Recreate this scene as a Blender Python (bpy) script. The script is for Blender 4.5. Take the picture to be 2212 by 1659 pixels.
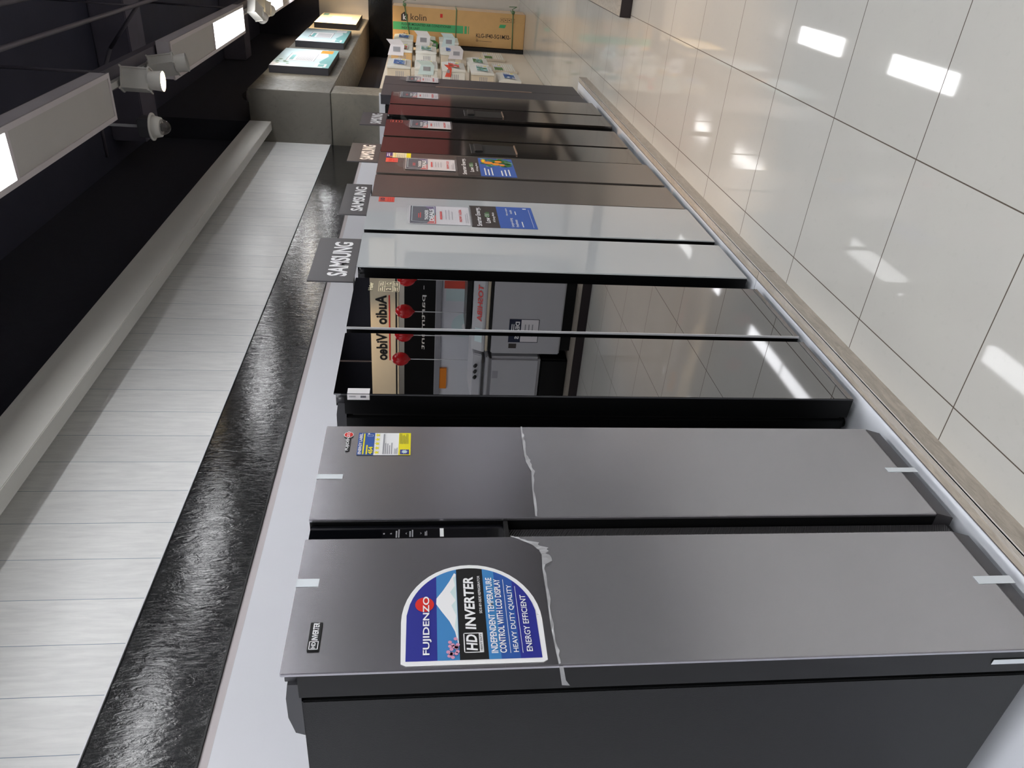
import bpy, bmesh, math, random
from mathutils import Vector, Matrix
random.seed(7)
for o in list(bpy.data.objects): bpy.data.objects.remove(o)
SC = bpy.context.scene
COL = SC.collection
# ------------------------------------------------------------------ camera
# rows of R: image-down-in-upright etc. measured from the floor tiles (0.6 m) and the wall lines
R = ((0.53031923, -0.84770827, 0.01233687),
     (-0.09703209, -0.07514566, -0.99244038),
     (0.84222698, 0.52511315, -0.1221061))
cd = bpy.data.cameras.new('camera'); cam = bpy.data.objects.new('camera', cd); COL.objects.link(cam)
cx = Vector(R[1]); cy = Vector(R[0]); cz = -Vector(R[2])          # the phone was held on its side: roll of 90 degrees
mw = Matrix((cx, cy, cz)).transposed().to_4x4(); mw.translation = Vector((0, 0, 1.645))
cam.matrix_world = mw
cd.sensor_fit = 'HORIZONTAL'; cd.sensor_width = 36.0; cd.lens = 1620.48 / 2212 * 36
cd.clip_start = 0.02; cd.clip_end = 100
SC.camera = cam
# ------------------------------------------------------------------ view, world
SC.view_settings.view_transform = 'Standard'; SC.view_settings.look = 'None'
SC.view_settings.gamma = 1.0; SC.view_settings.exposure = 0.0; SC.view_settings.use_curve_mapping = False
W = bpy.data.worlds.new('world'); SC.world = W; W.use_nodes = True
W.node_tree.nodes['Background'].inputs[0].default_value = (0.62, 0.66, 0.75, 1)
W.node_tree.nodes['Background'].inputs[1].default_value = 0.03
LAMP = 27.0            # radiance of the lit light panels
SC.cycles.max_bounces = 7; SC.cycles.diffuse_bounces = 4; SC.cycles.glossy_bounces = 4
SC.cycles.sample_clamp_indirect = 4.0; SC.cycles.caustics_reflective = False; SC.cycles.caustics_refractive = False
SC.cycles.use_denoising = True

# ------------------------------------------------------------------ materials
def c8(r, g, b):
    f = lambda v: (v / 255 / 12.92) if v / 255 <= 0.04045 else ((v / 255 + 0.055) / 1.055) ** 2.4
    return (f(r), f(g), f(b), 1)

def mat(name, col, rough=0.5, metal=0.0, ior=1.5, alpha=1.0, emit=None, power=0.0, vary=0.06, vs=6.0,
        bump=0.0, bs=60.0, bstretch=(1, 1, 1), rvary=0.0, spec=0.5, coat=0.0):
    m = bpy.data.materials.new(name); m.use_nodes = True
    nt = m.node_tree; p = nt.nodes['Principled BSDF']; L = nt.links.new
    p.inputs['Base Color'].default_value = col
    p.inputs['Roughness'].default_value = rough; p.inputs['Metallic'].default_value = metal
    p.inputs['IOR'].default_value = ior; p.inputs['Alpha'].default_value = alpha
    p.inputs['Specular IOR Level'].default_value = spec
    p.inputs['Coat Weight'].default_value = coat; p.inputs['Coat Roughness'].default_value = 0.05
    if emit:
        p.inputs['Emission Color'].default_value = emit; p.inputs['Emission Strength'].default_value = power
    tc = nt.nodes.new('ShaderNodeTexCoord')
    if vary or rvary:
        n = nt.nodes.new('ShaderNodeTexNoise'); n.inputs['Scale'].default_value = vs; n.inputs['Detail'].default_value = 4
        L(tc.outputs['Object'], n.inputs['Vector'])
    if vary:
        mx = nt.nodes.new('ShaderNodeMix'); mx.data_type = 'RGBA'; mx.blend_type = 'MULTIPLY'; mx.inputs[0].default_value = 1
        rp = nt.nodes.new('ShaderNodeMapRange'); rp.inputs['To Min'].default_value = 1 - vary; rp.inputs['To Max'].default_value = 1 + vary
        L(n.outputs['Fac'], rp.inputs['Value'])
        mx.inputs[6].default_value = col; L(rp.outputs[0], mx.inputs[7]); L(mx.outputs[2], p.inputs['Base Color'])
    if rvary:
        rr = nt.nodes.new('ShaderNodeMapRange'); rr.inputs['To Min'].default_value = max(0, rough - rvary); rr.inputs['To Max'].default_value = rough + rvary
        L(n.outputs['Fac'], rr.inputs['Value']); L(rr.outputs[0], p.inputs['Roughness'])
    if bump:
        mp = nt.nodes.new('ShaderNodeMapping'); mp.inputs['Scale'].default_value = bstretch
        b = nt.nodes.new('ShaderNodeTexNoise'); b.inputs['Scale'].default_value = bs; b.inputs['Detail'].default_value = 3
        bn = nt.nodes.new('ShaderNodeBump'); bn.inputs['Strength'].default_value = bump; bn.inputs['Distance'].default_value = 0.01
        L(tc.outputs['Object'], mp.inputs['Vector']); L(mp.outputs[0], b.inputs['Vector']); L(b.outputs['Fac'], bn.inputs['Height'])
        L(bn.outputs[0], p.inputs['Normal'])
    return m

def flat(name, r, g, b, rough=0.45):
    return mat(name, c8(r, g, b), rough, vary=0.02)

def world_pos(nt):
    g = nt.nodes.new('ShaderNodeNewGeometry'); s = nt.nodes.new('ShaderNodeSeparateXYZ')
    nt.links.new(g.outputs['Position'], s.inputs[0]); return g, s

def mth(nt, op, a, b=None, c=None):
    n = nt.nodes.new('ShaderNodeMath'); n.operation = op
    for i, v in enumerate((a, b, c)):
        if v is None: continue
        if isinstance(v, (int, float)): n.inputs[i].default_value = v
        else: nt.links.new(v, n.inputs[i])
    return n.outputs[0]

def mix(nt, fac, a, b):
    n = nt.nodes.new('ShaderNodeMix'); n.data_type = 'RGBA'
    if isinstance(fac, (int, float)): n.inputs[0].default_value = fac
    else: nt.links.new(fac, n.inputs[0])
    for i, v in ((6, a), (7, b)):
        if isinstance(v, tuple): n.inputs[i].default_value = v
        else: nt.links.new(v, n.inputs[i])
    return n.outputs[2]

def noise(nt, vec, scale, detail=4, stretch=None, rough=0.5, dist=0.0):
    n = nt.nodes.new('ShaderNodeTexNoise'); n.inputs['Scale'].default_value = scale; n.inputs['Detail'].default_value = detail
    n.inputs['Roughness'].default_value = rough; n.inputs['Distortion'].default_value = dist
    if stretch:
        mp = nt.nodes.new('ShaderNodeMapping'); mp.inputs['Scale'].default_value = stretch
        nt.links.new(vec, mp.inputs['Vector']); vec = mp.outputs[0]
    nt.links.new(vec, n.inputs['Vector']); return n.outputs['Fac']

def maprange(nt, v, a, b, c, d):
    n = nt.nodes.new('ShaderNodeMapRange'); nt.links.new(v, n.inputs[0])
    for i, x in enumerate((a, b, c, d)): n.inputs[i + 1].default_value = x
    return n.outputs[0]

def bumpn(nt, h, strength, dist=0.01):
    n = nt.nodes.new('ShaderNodeBump'); n.inputs['Strength'].default_value = strength; n.inputs['Distance'].default_value = dist
    nt.links.new(h, n.inputs['Height']); return n.outputs[0]

def new(name):
    m = bpy.data.materials.new(name); m.use_nodes = True
    return m, m.node_tree, m.node_tree.nodes['Principled BSDF']

# polished porcelain floor, 60 cm tiles with dark grout
TX, TY = 2.390, 0.5815
m_floor, nt, p = new('floor_tiles')
g, s = world_pos(nt)
def grout(ax, ph):
    f = mth(nt, 'FRACT', mth(nt, 'DIVIDE', mth(nt, 'SUBTRACT', ax, ph - 60), 0.6))
    d = mth(nt, 'MULTIPLY', mth(nt, 'MINIMUM', f, mth(nt, 'SUBTRACT', 1.0, f)), 0.6)
    return mth(nt, 'LESS_THAN', d, 0.0021)
gr = mth(nt, 'MAXIMUM', grout(s.outputs[0], TX), grout(s.outputs[1], TY))
n1 = noise(nt, g.outputs['Position'], 2.2, 5); n2 = noise(nt, g.outputs['Position'], 35, 3)
base = mix(nt, n1, c8(187, 185, 179), c8(177, 175, 170))
base = mix(nt, maprange(nt, n2, 0.6, 0.8, 0, 0.25), base, c8(166, 164, 158))
nt.links.new(mix(nt, gr, base, c8(74, 64, 54)), p.inputs['Base Color'])
nt.links.new(mth(nt, 'ADD', mth(nt, 'MULTIPLY', gr, 0.6), maprange(nt, n1, 0, 1, 0.025, 0.05)), p.inputs['Roughness'])
p.inputs['IOR'].default_value = 1.4

# pale wood-look laminate with dark vertical grooves every 20 cm
m_lam, nt, p = new('laminate_panel')
g, s = world_pos(nt)
f = mth(nt, 'FRACT', mth(nt, 'DIVIDE', mth(nt, 'SUBTRACT', s.outputs[0], 2.41 - 20), 0.2))
d = mth(nt, 'MULTIPLY', mth(nt, 'MINIMUM', f, mth(nt, 'SUBTRACT', 1.0, f)), 0.2)
gv = mth(nt, 'LESS_THAN', d, 0.0012)
gn = noise(nt, g.outputs['Position'], 9, 6, (6, 1, 0.7), 0.6, 0.6)
cell = mth(nt, 'FLOOR', mth(nt, 'DIVIDE', mth(nt, 'SUBTRACT', s.outputs[0], 2.41 - 20), 0.2))
wn = nt.nodes.new('ShaderNodeTexWhiteNoise'); wn.noise_dimensions = '1D'; nt.links.new(cell, wn.inputs['W'])
base = mix(nt, maprange(nt, gn, 0.35, 0.7, 0, 1), c8(236, 236, 235), c8(220, 220, 220))
base = mix(nt, maprange(nt, wn.outputs[0], 0, 1, 0, 0.3), base, c8(205, 205, 206))
nt.links.new(mix(nt, gv, base, c8(120, 140, 158)), p.inputs['Base Color']); p.inputs['Roughness'].default_value = 0.35

# black hand-painted band with brush relief
m_band, nt, p = new('black_brushed_paint')
g, s = world_pos(nt)
h1 = noise(nt, g.outputs['Position'], 7, 4, (4, 1, 1.6), 0.55, 1.2); h2 = noise(nt, g.outputs['Position'], 3.0, 4, (3, 1, 1), 0.6, 0.8)
nt.links.new(mix(nt, maprange(nt, h1, 0.62, 0.75, 0, 0.35), c8(11, 12, 14), c8(50, 54, 60)), p.inputs['Base Color'])
nt.links.new(maprange(nt, h2, 0.3, 0.7, 0.16, 0.26), p.inputs['Roughness']); p.inputs['Coat Weight'].default_value = 1.0; p.inputs['Coat Roughness'].default_value = 0.11; p.inputs['Specular IOR Level'].default_value = 0.08
hb = bumpn(nt, mth(nt, 'ADD', h1, mth(nt, 'MULTIPLY', noise(nt, g.outputs['Position'], 26, 3, (3.5, 1, .8), 0.6, 2.0), 0.35)), 0.19, 0.006); nt.links.new(hb, p.inputs['Normal']); nt.links.new(hb, p.inputs['Coat Normal']); p.inputs['IOR'].default_value = 1.5

# micro-cement / skim coat
def cement(name, a, b, lo=0.35):
    m, nt, p = new(name); g, s = world_pos(nt)
    n1 = noise(nt, g.outputs['Position'], 1.6, 8, None, 0.6, 1.0); n2 = noise(nt, g.outputs['Position'], 8, 6, None, 0.65, 2.5)
    base = mix(nt, maprange(nt, n1, 0.3, 0.7, 0, 1), a, b)
    nt.links.new(mix(nt, maprange(nt, n2, 0.55, 0.75, 0, 0.5), base, tuple(x * 0.75 for x in a[:3]) + (1,)), p.inputs['Base Color'])
    nt.links.new(maprange(nt, n2, 0.3, 0.7, lo, lo + 0.25), p.inputs['Roughness'])
    nt.links.new(bumpn(nt, n2, 0.15, 0.01), p.inputs['Normal']); return m
m_cement = cement('grey_cement', c8(98, 95, 88), c8(116, 112, 103))
m_cement2 = cement('light_cement', c8(102, 99, 91), c8(126, 121, 109))

# travertine-look tile
m_stone, nt, p = new('brown_stone')
g, s = world_pos(nt)
n1 = noise(nt, g.outputs['Position'], 7, 8, (1, 4, 5), 0.7, 1.2); n2 = noise(nt, g.outputs['Position'], 30, 5, (1, 5, 5), 0.6, 1)
base = mix(nt, maprange(nt, n1, 0.3, 0.7, 0, 1), c8(150, 141, 130), c8(190, 180, 167))
nt.links.new(mix(nt, maprange(nt, n2, 0.5, 0.8, 0, 0.5), base, c8(128, 118, 105)), p.inputs['Base Color']); p.inputs['Roughness'].default_value = 0.32

# smooth dark steel, faint horizontal grain
def steel(name, col, rough, metal=0.85, grain=0.03):
    m, nt, p = new(name); g, s = world_pos(nt)
    n1 = noise(nt, g.outputs['Position'], 60, 3, (0.4, 1, 25), 0.5); n2 = noise(nt, g.outputs['Position'], 3, 4)
    nt.links.new(mix(nt, n1, tuple(v * 0.93 for v in col[:3]) + (1,), tuple(min(1, v * 1.07) for v in col[:3]) + (1,)), p.inputs['Base Color'])
    p.inputs['Roughness'].default_value = rough
    p.inputs['Metallic'].default_value = metal; return m
m_fuji = steel('charcoal_steel', c8(190, 188, 194), 0.25, 0.97)
m_satin = steel('satin_grey_steel', c8(158, 152, 148), 0.27, 0.9)
m_inox = steel('dark_mirror_steel', c8(148, 143, 140), 0.09, 0.95, 0.02)
m_slim = steel('matte_anthracite', c8(78, 76, 82), 0.42, 0.4)
m_glassblk = mat('black_mirror_glass', (0.33, 0.33, 0.34, 1), 0.008, metal=1.0, vary=0)
m_glasswht = mat('white_door_glass', c8(192, 195, 197), 0.012, ior=1.9, vary=0)
m_blk = mat('black_plastic', c8(22, 22, 23), 0.4, vary=0.1)
m_blks = mat('black_satin_side', c8(9, 9, 10), 0.33, spec=0.3, vary=0.1)
m_body = mat('textured_black_cabinet', c8(13, 14, 15), 0.34, spec=0.28, bump=0.2, bs=600, vary=0.1)
m_hinge = mat('grey_hinge_plastic', c8(58, 58, 62), 0.4)
m_lip = mat('dark_grey_cap_plastic', c8(58, 56, 59), 0.4)
m_gasket = mat('door_gasket', c8(12, 12, 13), 0.6)
m_white = mat('white_paint', c8(226, 226, 230), 0.5, vary=0.02)
m_wallw = mat('white_wall_board', c8(222, 223, 230), 0.42, vary=0.03, vs=2)
m_pink = mat('pale_wall_edge', c8(196, 188, 190), 0.5)
m_ledge = mat('grey_painted_gypsum', c8(222, 220, 214), 0.6, vary=0.03, bump=0.05, bs=80)
m_black = mat('black_wall_paint', c8(46, 46, 56), 0.85, vary=0.15, vs=20, bump=0.15, bs=150)
m_ceil = mat('black_ceiling_paint', c8(62, 63, 80), 0.8, vary=0.2, vs=3, bump=0.1, bs=30)
m_beam = mat('dark_beam_paint', c8(104, 100, 114), 0.75, vary=0.2, vs=5)
m_pipe = mat('dark_pipe', c8(96, 92, 102), 0.5)
m_plat = mat('white_gloss_platform', c8(222, 225, 232), 0.12, vary=0.03, vs=4)
m_seam = mat('dark_seam', c8(50, 44, 42), 0.7)
m_metal = mat('polished_edging', c8(238, 236, 232), 0.3, metal=0.35)
m_tape = mat('clear_packing_tape', c8(214, 206, 198), 0.08, alpha=0.6, bump=0.5, bs=25, bstretch=(1, 3, 3), ior=1.6)
m_wtape = mat('white_tape', c8(220, 226, 232), 0.4)
m_chrome = mat('chrome', c8(215, 215, 218), 0.12, metal=1.0, vary=0)
m_gold = mat('rose_gold_trim', c8(205, 178, 158), 0.3, metal=0.8)
m_house = mat('fixture_grey_enamel', c8(222, 216, 222), 0.5)
m_frame = mat('fixture_frame_enamel', c8(206, 198, 200), 0.45)
m_diff = mat('unlit_diffuser', c8(188, 184, 180), 0.5, vary=0.04)
m_lit = mat('lit_diffuser', (1, 1, 1, 1), 0.5, emit=(0.975, 0.985, 1.0, 1), power=LAMP, vary=0)
m_lamp = mat('white_lamp_housing', c8(205, 202, 196), 0.45)
m_hot = mat('warm_lens', (1, 1, 1, 1), 0.4, emit=(1.0, 0.78, 0.45, 1), power=30, vary=0)
m_darklens = mat('dark_lens', c8(24, 24, 28), 0.2, vary=0)
m_track = mat('white_track', c8(190, 188, 184), 0.4)
m_domeg = mat('smoked_dome', c8(90, 84, 80), 0.03, alpha=0.45, ior=1.6, vary=0)
m_card = mat('brown_cardboard', c8(208, 168, 112), 0.75, vary=0.08, vs=8)
m_carde = mat('cardboard_side', c8(206, 180, 150), 0.75)
m_green = mat('green_print', c8(72, 172, 112), 0.6)
m_ink = mat('brown_black_ink', c8(44, 32, 26), 0.6)
m_inkg = mat('dark_green_ink', c8(24, 74, 40), 0.6)
m_strap = mat('green_strap', c8(92, 124, 84), 0.4)
m_ac = mat('ac_white_plastic', c8(226, 226, 220), 0.35, vary=0.02)
m_accream = mat('ac_cream_plastic', c8(214, 202, 182), 0.45)
m_cream = mat('cream_display_wall', c8(218, 205, 186), 0.5, vary=0.03, vs=1.5)
m_creamfar = mat('far_cream_wall', c8(214, 206, 194), 0.5, vary=0.03)
m_dimwall = mat('grey_far_wall', c8(118, 116, 120), 0.6)
m_brown = mat('mottled_brown', c8(128, 92, 60), 0.5, vary=0.25, vs=5)
m_W = flat('print_white', 238, 238, 240); m_K = flat('print_black', 16, 16, 18); m_B = flat('print_blue', 42, 84, 160)
m_B2 = flat('print_royal_blue', 38, 44, 140); m_B3 = flat('print_sky_blue', 62, 130, 190); m_Y = flat('print_yellow', 236, 222, 20)
m_R = flat('print_red', 214, 40, 32); m_R2 = flat('print_coral', 222, 84, 66); m_DK = flat('print_dark_grey', 62, 55, 53)
m_BM = flat('print_mid_blue', 62, 96, 176); m_G = flat('print_leaf_green', 66, 122, 60); m_OR = flat('print_orange', 236, 150, 50)
m_PK = flat('print_pink', 214, 150, 178); m_GY = flat('print_grey', 150, 150, 156); m_NV = flat('print_navy', 30, 36, 60)
m_PU = flat('print_purple', 84, 50, 120); m_TEAL = flat('print_teal', 120, 178, 178); m_LT = flat('print_pale_aqua', 206, 226, 228)
m_PW = flat('paper_white', 224, 220, 224); m_CY = flat('print_cream', 236, 226, 190); m_SIGN = flat('sign_graphite', 74, 73, 76, 0.35)
m_paleglow = mat('aqua_gloss_print', c8(206, 226, 230), 0.4, vary=0.08, vs=12)
m_sleeve = mat('clear_sleeve', c8(225, 225, 230), 0.06, alpha=0.10, ior=1.5, vary=0, bump=0.3, bs=30)
m_film = mat('protective_film', c8(215, 215, 220), 0.28, alpha=0.17, vary=0.05, vs=3, ior=1.5)
m_crink = mat('crinkled_film_edge', c8(205, 205, 208), 0.25, alpha=0.5, bump=0.7, bs=45)
m_red = mat('red_lacquer', c8(146, 72, 70), 0.4)
m_balloon = mat('red_balloon', c8(200, 30, 34), 0.25, vary=0)
m_wash = mat('washer_white', c8(178, 178, 182), 0.3, vary=0.03)
m_signw = mat('sign_face', c8(228, 214, 186), 0.5, vary=0.05)
m_maroon = mat('dark_panel', c8(34, 26, 28), 0.4)
m_orangep = flat('orange_card', 240, 140, 30)

# ribbed grip
m_rib, nt, p = new('ribbed_grip')
g, s = world_pos(nt)
wv = mth(nt, 'SINE', mth(nt, 'MULTIPLY', mth(nt, 'ADD', s.outputs[2], mth(nt, 'MULTIPLY', s.outputs[0], 0.6)), 900.0))
nt.links.new(bumpn(nt, wv, 0.6, 0.002), p.inputs['Normal']); p.inputs['Base Color'].default_value = c8(62, 61, 63); p.inputs['Roughness'].default_value = 0.35

# ------------------------------------------------------------------ mesh builder
_txt = {}
def text_geo(s, bold):
    k = (s, bold)
    if k not in _txt:
        cu = bpy.data.curves.new('t', 'FONT'); cu.body = s; cu.size = 1.0; cu.offset = bold; cu.resolution_u = 3
        ob = bpy.data.objects.new('t', cu); COL.objects.link(ob)
        dg = bpy.context.evaluated_depsgraph_get(); me = bpy.data.meshes.new_from_object(ob.evaluated_get(dg))
        V = [tuple(v.co) for v in me.vertices]; F = [tuple(f.vertices) for f in me.polygons]
        bpy.data.objects.remove(ob); bpy.data.curves.remove(cu); bpy.data.meshes.remove(me)
        x0 = min(v[0] for v in V); x1 = max(v[0] for v in V); y0 = min(v[1] for v in V); y1 = max(v[1] for v in V)
        _txt[k] = ([((v[0] - x0) / (x1 - x0), (v[1] - y0) / (y1 - y0)) for v in V], F)
    return _txt[k]

WLOC = {}
class B:
    def __init__(s): s.V = []; s.F = []; s.M = []; s.S = []; s.mats = []
    def mi(s, m):
        if m not in s.mats: s.mats.append(m)
        return s.mats.index(m)
    def add(s, V, F, m, smooth=False):
        n = len(s.V); s.V += [tuple(v) for v in V]; i = s.mi(m)
        for f in F: s.F.append([n + k for k in f]); s.M.append(i); s.S.append(smooth)
        return s
    def bm(s, b, m, smooth=False):
        b.verts.index_update(); s.add([v.co[:] for v in b.verts], [[v.index for v in f.verts] for f in b.faces], m, smooth); b.free(); return s
    def box(s, x0, x1, y0, y1, z0, z1, m, bev=0.0, seg=2):
        b = bmesh.new(); bmesh.ops.create_cube(b, size=1)
        for v in b.verts:
            v.co = Vector(((x0 + x1) / 2 + v.co.x * (x1 - x0), (y0 + y1) / 2 + v.co.y * (y1 - y0), (z0 + z1) / 2 + v.co.z * (z1 - z0)))
        if bev: bmesh.ops.bevel(b, geom=b.edges[:], offset=bev, segments=seg, affect='EDGES')
        return s.bm(b, m)
    def prism(s, pts, vec, m, bev=0.0):
        b = bmesh.new(); vs = [b.verts.new(p) for p in pts]; f = b.faces.new(vs)
        r = bmesh.ops.extrude_face_region(b, geom=[f]); nv = [e for e in r['geom'] if isinstance(e, bmesh.types.BMVert)]
        bmesh.ops.translate(b, verts=nv, vec=Vector(vec)); bmesh.ops.recalc_face_normals(b, faces=b.faces[:])
        if bev: bmesh.ops.bevel(b, geom=b.edges[:], offset=bev, segments=2, affect='EDGES')
        return s.bm(b, m)
    def cyl(s, p0, p1, r, m, seg=20, r2=None, smooth=True, cap=True):
        p0 = Vector(p0); p1 = Vector(p1); d = p1 - p0; b = bmesh.new()
        bmesh.ops.create_cone(b, cap_ends=cap, segments=seg, radius1=r, radius2=r if r2 is None else r2, depth=d.length)
        q = d.to_track_quat('Z', 'Y'); c = (p0 + p1) / 2
        for v in b.verts: v.co = q @ v.co + c
        return s.bm(b, m, smooth)
    def tube(s, pts, r, m, seg=8):
        for a, c in zip(pts, pts[1:]): s.cyl(a, c, r, m, seg)
        for a in pts[1:-1]: s.ball(a, (r, r, r), m, 8)
        return s
    def ball(s, c, r, m, seg=20, rot=None):
        b = bmesh.new(); bmesh.ops.create_uvsphere(b, u_segments=seg, v_segments=max(6, seg // 2), radius=1)
        for v in b.verts:
            q = Vector((v.co.x * r[0], v.co.y * r[1], v.co.z * r[2]))
            if rot: q = rot @ q
            v.co = q + Vector(c)
        return s.bm(b, m, True)
    def done(s, name, parent=None, label=None, cat=None, group=None, kind=None):
        xs = [[v[i] for v in s.V] for i in range(3)]
        c = Vector([(min(a) + max(a)) / 2 for a in xs])
        if not parent: c.z = min(xs[2])
        me = bpy.data.meshes.new(name); me.from_pydata([(v[0] - c.x, v[1] - c.y, v[2] - c.z) for v in s.V], [], s.F)
        for m in s.mats: me.materials.append(m)
        me.polygons.foreach_set('material_index', s.M); me.polygons.foreach_set('use_smooth', s.S); me.update()
        o = bpy.data.objects.new(name, me); COL.objects.link(o)
        pw = WLOC.get(parent, Vector((0, 0, 0))) if parent else Vector((0, 0, 0))
        if parent: o.parent = parent
        o.location = c - pw; WLOC[o] = c
        tag(o, label, cat, group, kind); return o

class Decal:
    """flat print on a surface: origin, right, up, and the outward normal"""
    def __init__(s, b, o, u, v, n, eps=0.0005):
        s.b = b; s.o = Vector(o); s.u = Vector(u); s.v = Vector(v); s.n = Vector(n); s.e = eps
    def P(s, a, c, k): return s.o + s.u * a + s.v * c + s.n * (k * s.e)
    def rect(s, a0, c0, a1, c1, m, k=1): return s.poly([(a0, c0), (a1, c0), (a1, c1), (a0, c1)], m, k)
    def poly(s, pts, m, k=1):
        s.b.add([s.P(a, c, k) for a, c in pts], [list(range(len(pts)))], m); return s
    def slab(s, pts, m, t):
        vec = s.n * t; s.b.prism([s.P(a, c, 0) for a, c in pts], vec, m); return s
    def disc(s, a, c, r, m, k=1, seg=28, ry=None):
        return s.poly([(a + r * math.cos(i * 2 * math.pi / seg), c + (ry or r) * math.sin(i * 2 * math.pi / seg)) for i in range(seg)], m, k)
    def ring(s, pts, w, m, k=1):
        for i in range(len(pts)):
            a = Vector(pts[i]); c = Vector(pts[(i + 1) % len(pts)]); d = (c - a).normalized(); nn = Vector((-d.y, d.x)) * w / 2
            e = d * w / 2
            s.poly([tuple(a - e - nn), tuple(c + e - nn), tuple(c + e + nn), tuple(a - e + nn)], m, k)
        return s
    def text(s, t, a0, c0, w, h, m, k=2, bold=0.0, shear=0.0):
        V, F = text_geo(t, bold)
        s.b.add([s.P(a0 + x * w + (y * h * shear), c0 + y * h, k) for x, y in V], F, m); return s
    def star(s, a, c, r, m, k=2):
        pts = [(a + (r if i % 2 == 0 else r * 0.42) * math.sin(i * math.pi / 5), c + (r if i % 2 == 0 else r * 0.42) * math.cos(i * math.pi / 5)) for i in range(10)]
        V = [s.P(a, c, k)] + [s.P(x, y, k) for x, y in pts]
        s.b.add(V, [[0, i + 1, (i + 1) % 10 + 1] for i in range(10)], m); return s
    def bars(s, a0, c0, a1, c1, n, m, k=2, fill=0.45, rag=0.3):
        """lines of small print too small to read"""
        st = (c1 - c0) / n
        for i in range(n):
            s.rect(a0, c0 + st * (i + .5 - fill / 2), a0 + (a1 - a0) * (1 - rag * random.random()), c0 + st * (i + .5 + fill / 2), m, k)
        return s

def tag(o, label=None, cat=None, group=None, kind=None):
    if label: o['label'] = label
    if cat: o['category'] = cat
    if group: o['group'] = group
    if kind: o['kind'] = kind
def thing(name, label, cat, loc, group=None):
    o = bpy.data.objects.new(name, None); o.empty_display_size = 0.1; COL.objects.link(o)
    o.location = loc; WLOC[o] = Vector(loc); tag(o, label, cat, group); return o
def struct(name, b): return b.done(name, kind='structure')
def copy_tree(o, parent=None):
    c = o.copy(); COL.objects.link(c)
    if parent: c.parent = parent
    for ch in list(o.children): copy_tree(ch, c)
    return c
def box(*a, **k): return B().box(*a, **k)

# ------------------------------------------------------------------ the setting
YW = 2.2
struct('floor', box(-6, 16, -10, 2.6, -0.12, 0, m_floor))
struct('ceiling', box(-6, 16, -10, 2.6, 4.45, 4.6, m_ceil))
struct('wall_back', box(-6, 8.3, YW, YW + .2, 0, 4.45, m_black))
struct('wall_left', box(-6.2, -6, -10, 2.6, 0, 4.45, m_dimwall))
struct('wall_front', box(-6, 16, -10.2, -10, 0, 4.45, m_dimwall).box(-5.9, 14.4, -9.999, -9.96, 2.5, 4.448, m_black))
struct('wall_right', box(14.55, 14.7, -10, 2.6, 0, 4.45, m_creamfar).box(14.5, 14.549, -10, 1.985, 3.43, 4.448, m_black).box(14.5, 14.549, -10, .3, 2.2, 3.43, m_black))
struct('wall_recess', box(8.3, 14.55, 2.25, 2.4, 0, 4.45, m_black))
struct('wall_lower', box(-6, 8.298, 2.186, YW - .001, 0, 2.252, m_wallw))
struct('trim_1', box(-6, 8.298, 2.19, YW - .001, 2.2535, 2.281, m_pink).box(-6, 8.298, 2.184, YW - .0015, 2.2815, 2.287, m_K))
struct('trim_2', box(-6, 8.298, 2.192, YW - .001, 2.2875, 2.62, m_band))
struct('wall_panel', box(-6, 8.298, 2.188, YW - .001, 2.621, 3.319, m_lam).box(-6, 8.298, 2.184, YW - .0015, 2.6205, 2.626, m_white))
struct('trim_3', box(-6, 8.298, 1.978, 2.065, 3.217, 3.436, m_ledge, 0.003).box(-6, 8.298, 2.066, YW - .001, 3.3195, 3.435, m_ledge))
struct('wall_pier', box(8.3, 8.7, 1.662, 2.248, 0, 2.594, m_cement2, 0.006))
struct('wall_bulkhead', box(8.298, 14.548, 1.662, 2.248, 2.6, 3.428, m_cement, 0.006))
struct('trim_4', box(8.27, 8.298, 1.63, 2.18, 0.08, 2.1, m_white))
struct('wall_upper', box(8.301, 14.548, 1.99, 2.248, 3.43, 4.448, m_black))
struct('trim_5', box(8.705, 11.2, 2.18, 2.247, 2.19, 2.598, m_brown))  # thin mottled brown board above the display wall
# far wall dressing: laminate above, black band, white board under
struct('trim_6', box(14.52, 14.549, .301, 1.66, 2.60, 3.428, m_creamfar).box(14.50, 14.549, .301, 2.24, 2.2, 2.598, m_band))
struct('gap_shade_slab', box(13.46, 13.95, 1.847, 1.897, 0.0005, 1.95, m_K))  # shade of the gap between carton and display wall, built as black slab
# display wall that carries the air conditioners
struct('wall_display', box(8.72, 13.42, 1.9, 2.24, 0, 2.185, m_cream, 0.004))
# low cross beams and slab edges in the black ceiling
bb = B().box(7.3, 7.7, -10, 1.985, 4.15, 4.448, m_beam, .01)
struct('trim_7', bb)
struct('trim_8', B().box(3.1, 3.3, -10, 2.19, 4.25, 4.448, m_beam, .01).box(11.8, 12.2, -10, 1.985, 4.15, 4.448, m_beam, .01).box(-1, -.7, -10, 2.19, 4.2, 4.448, m_beam, .01))
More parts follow.
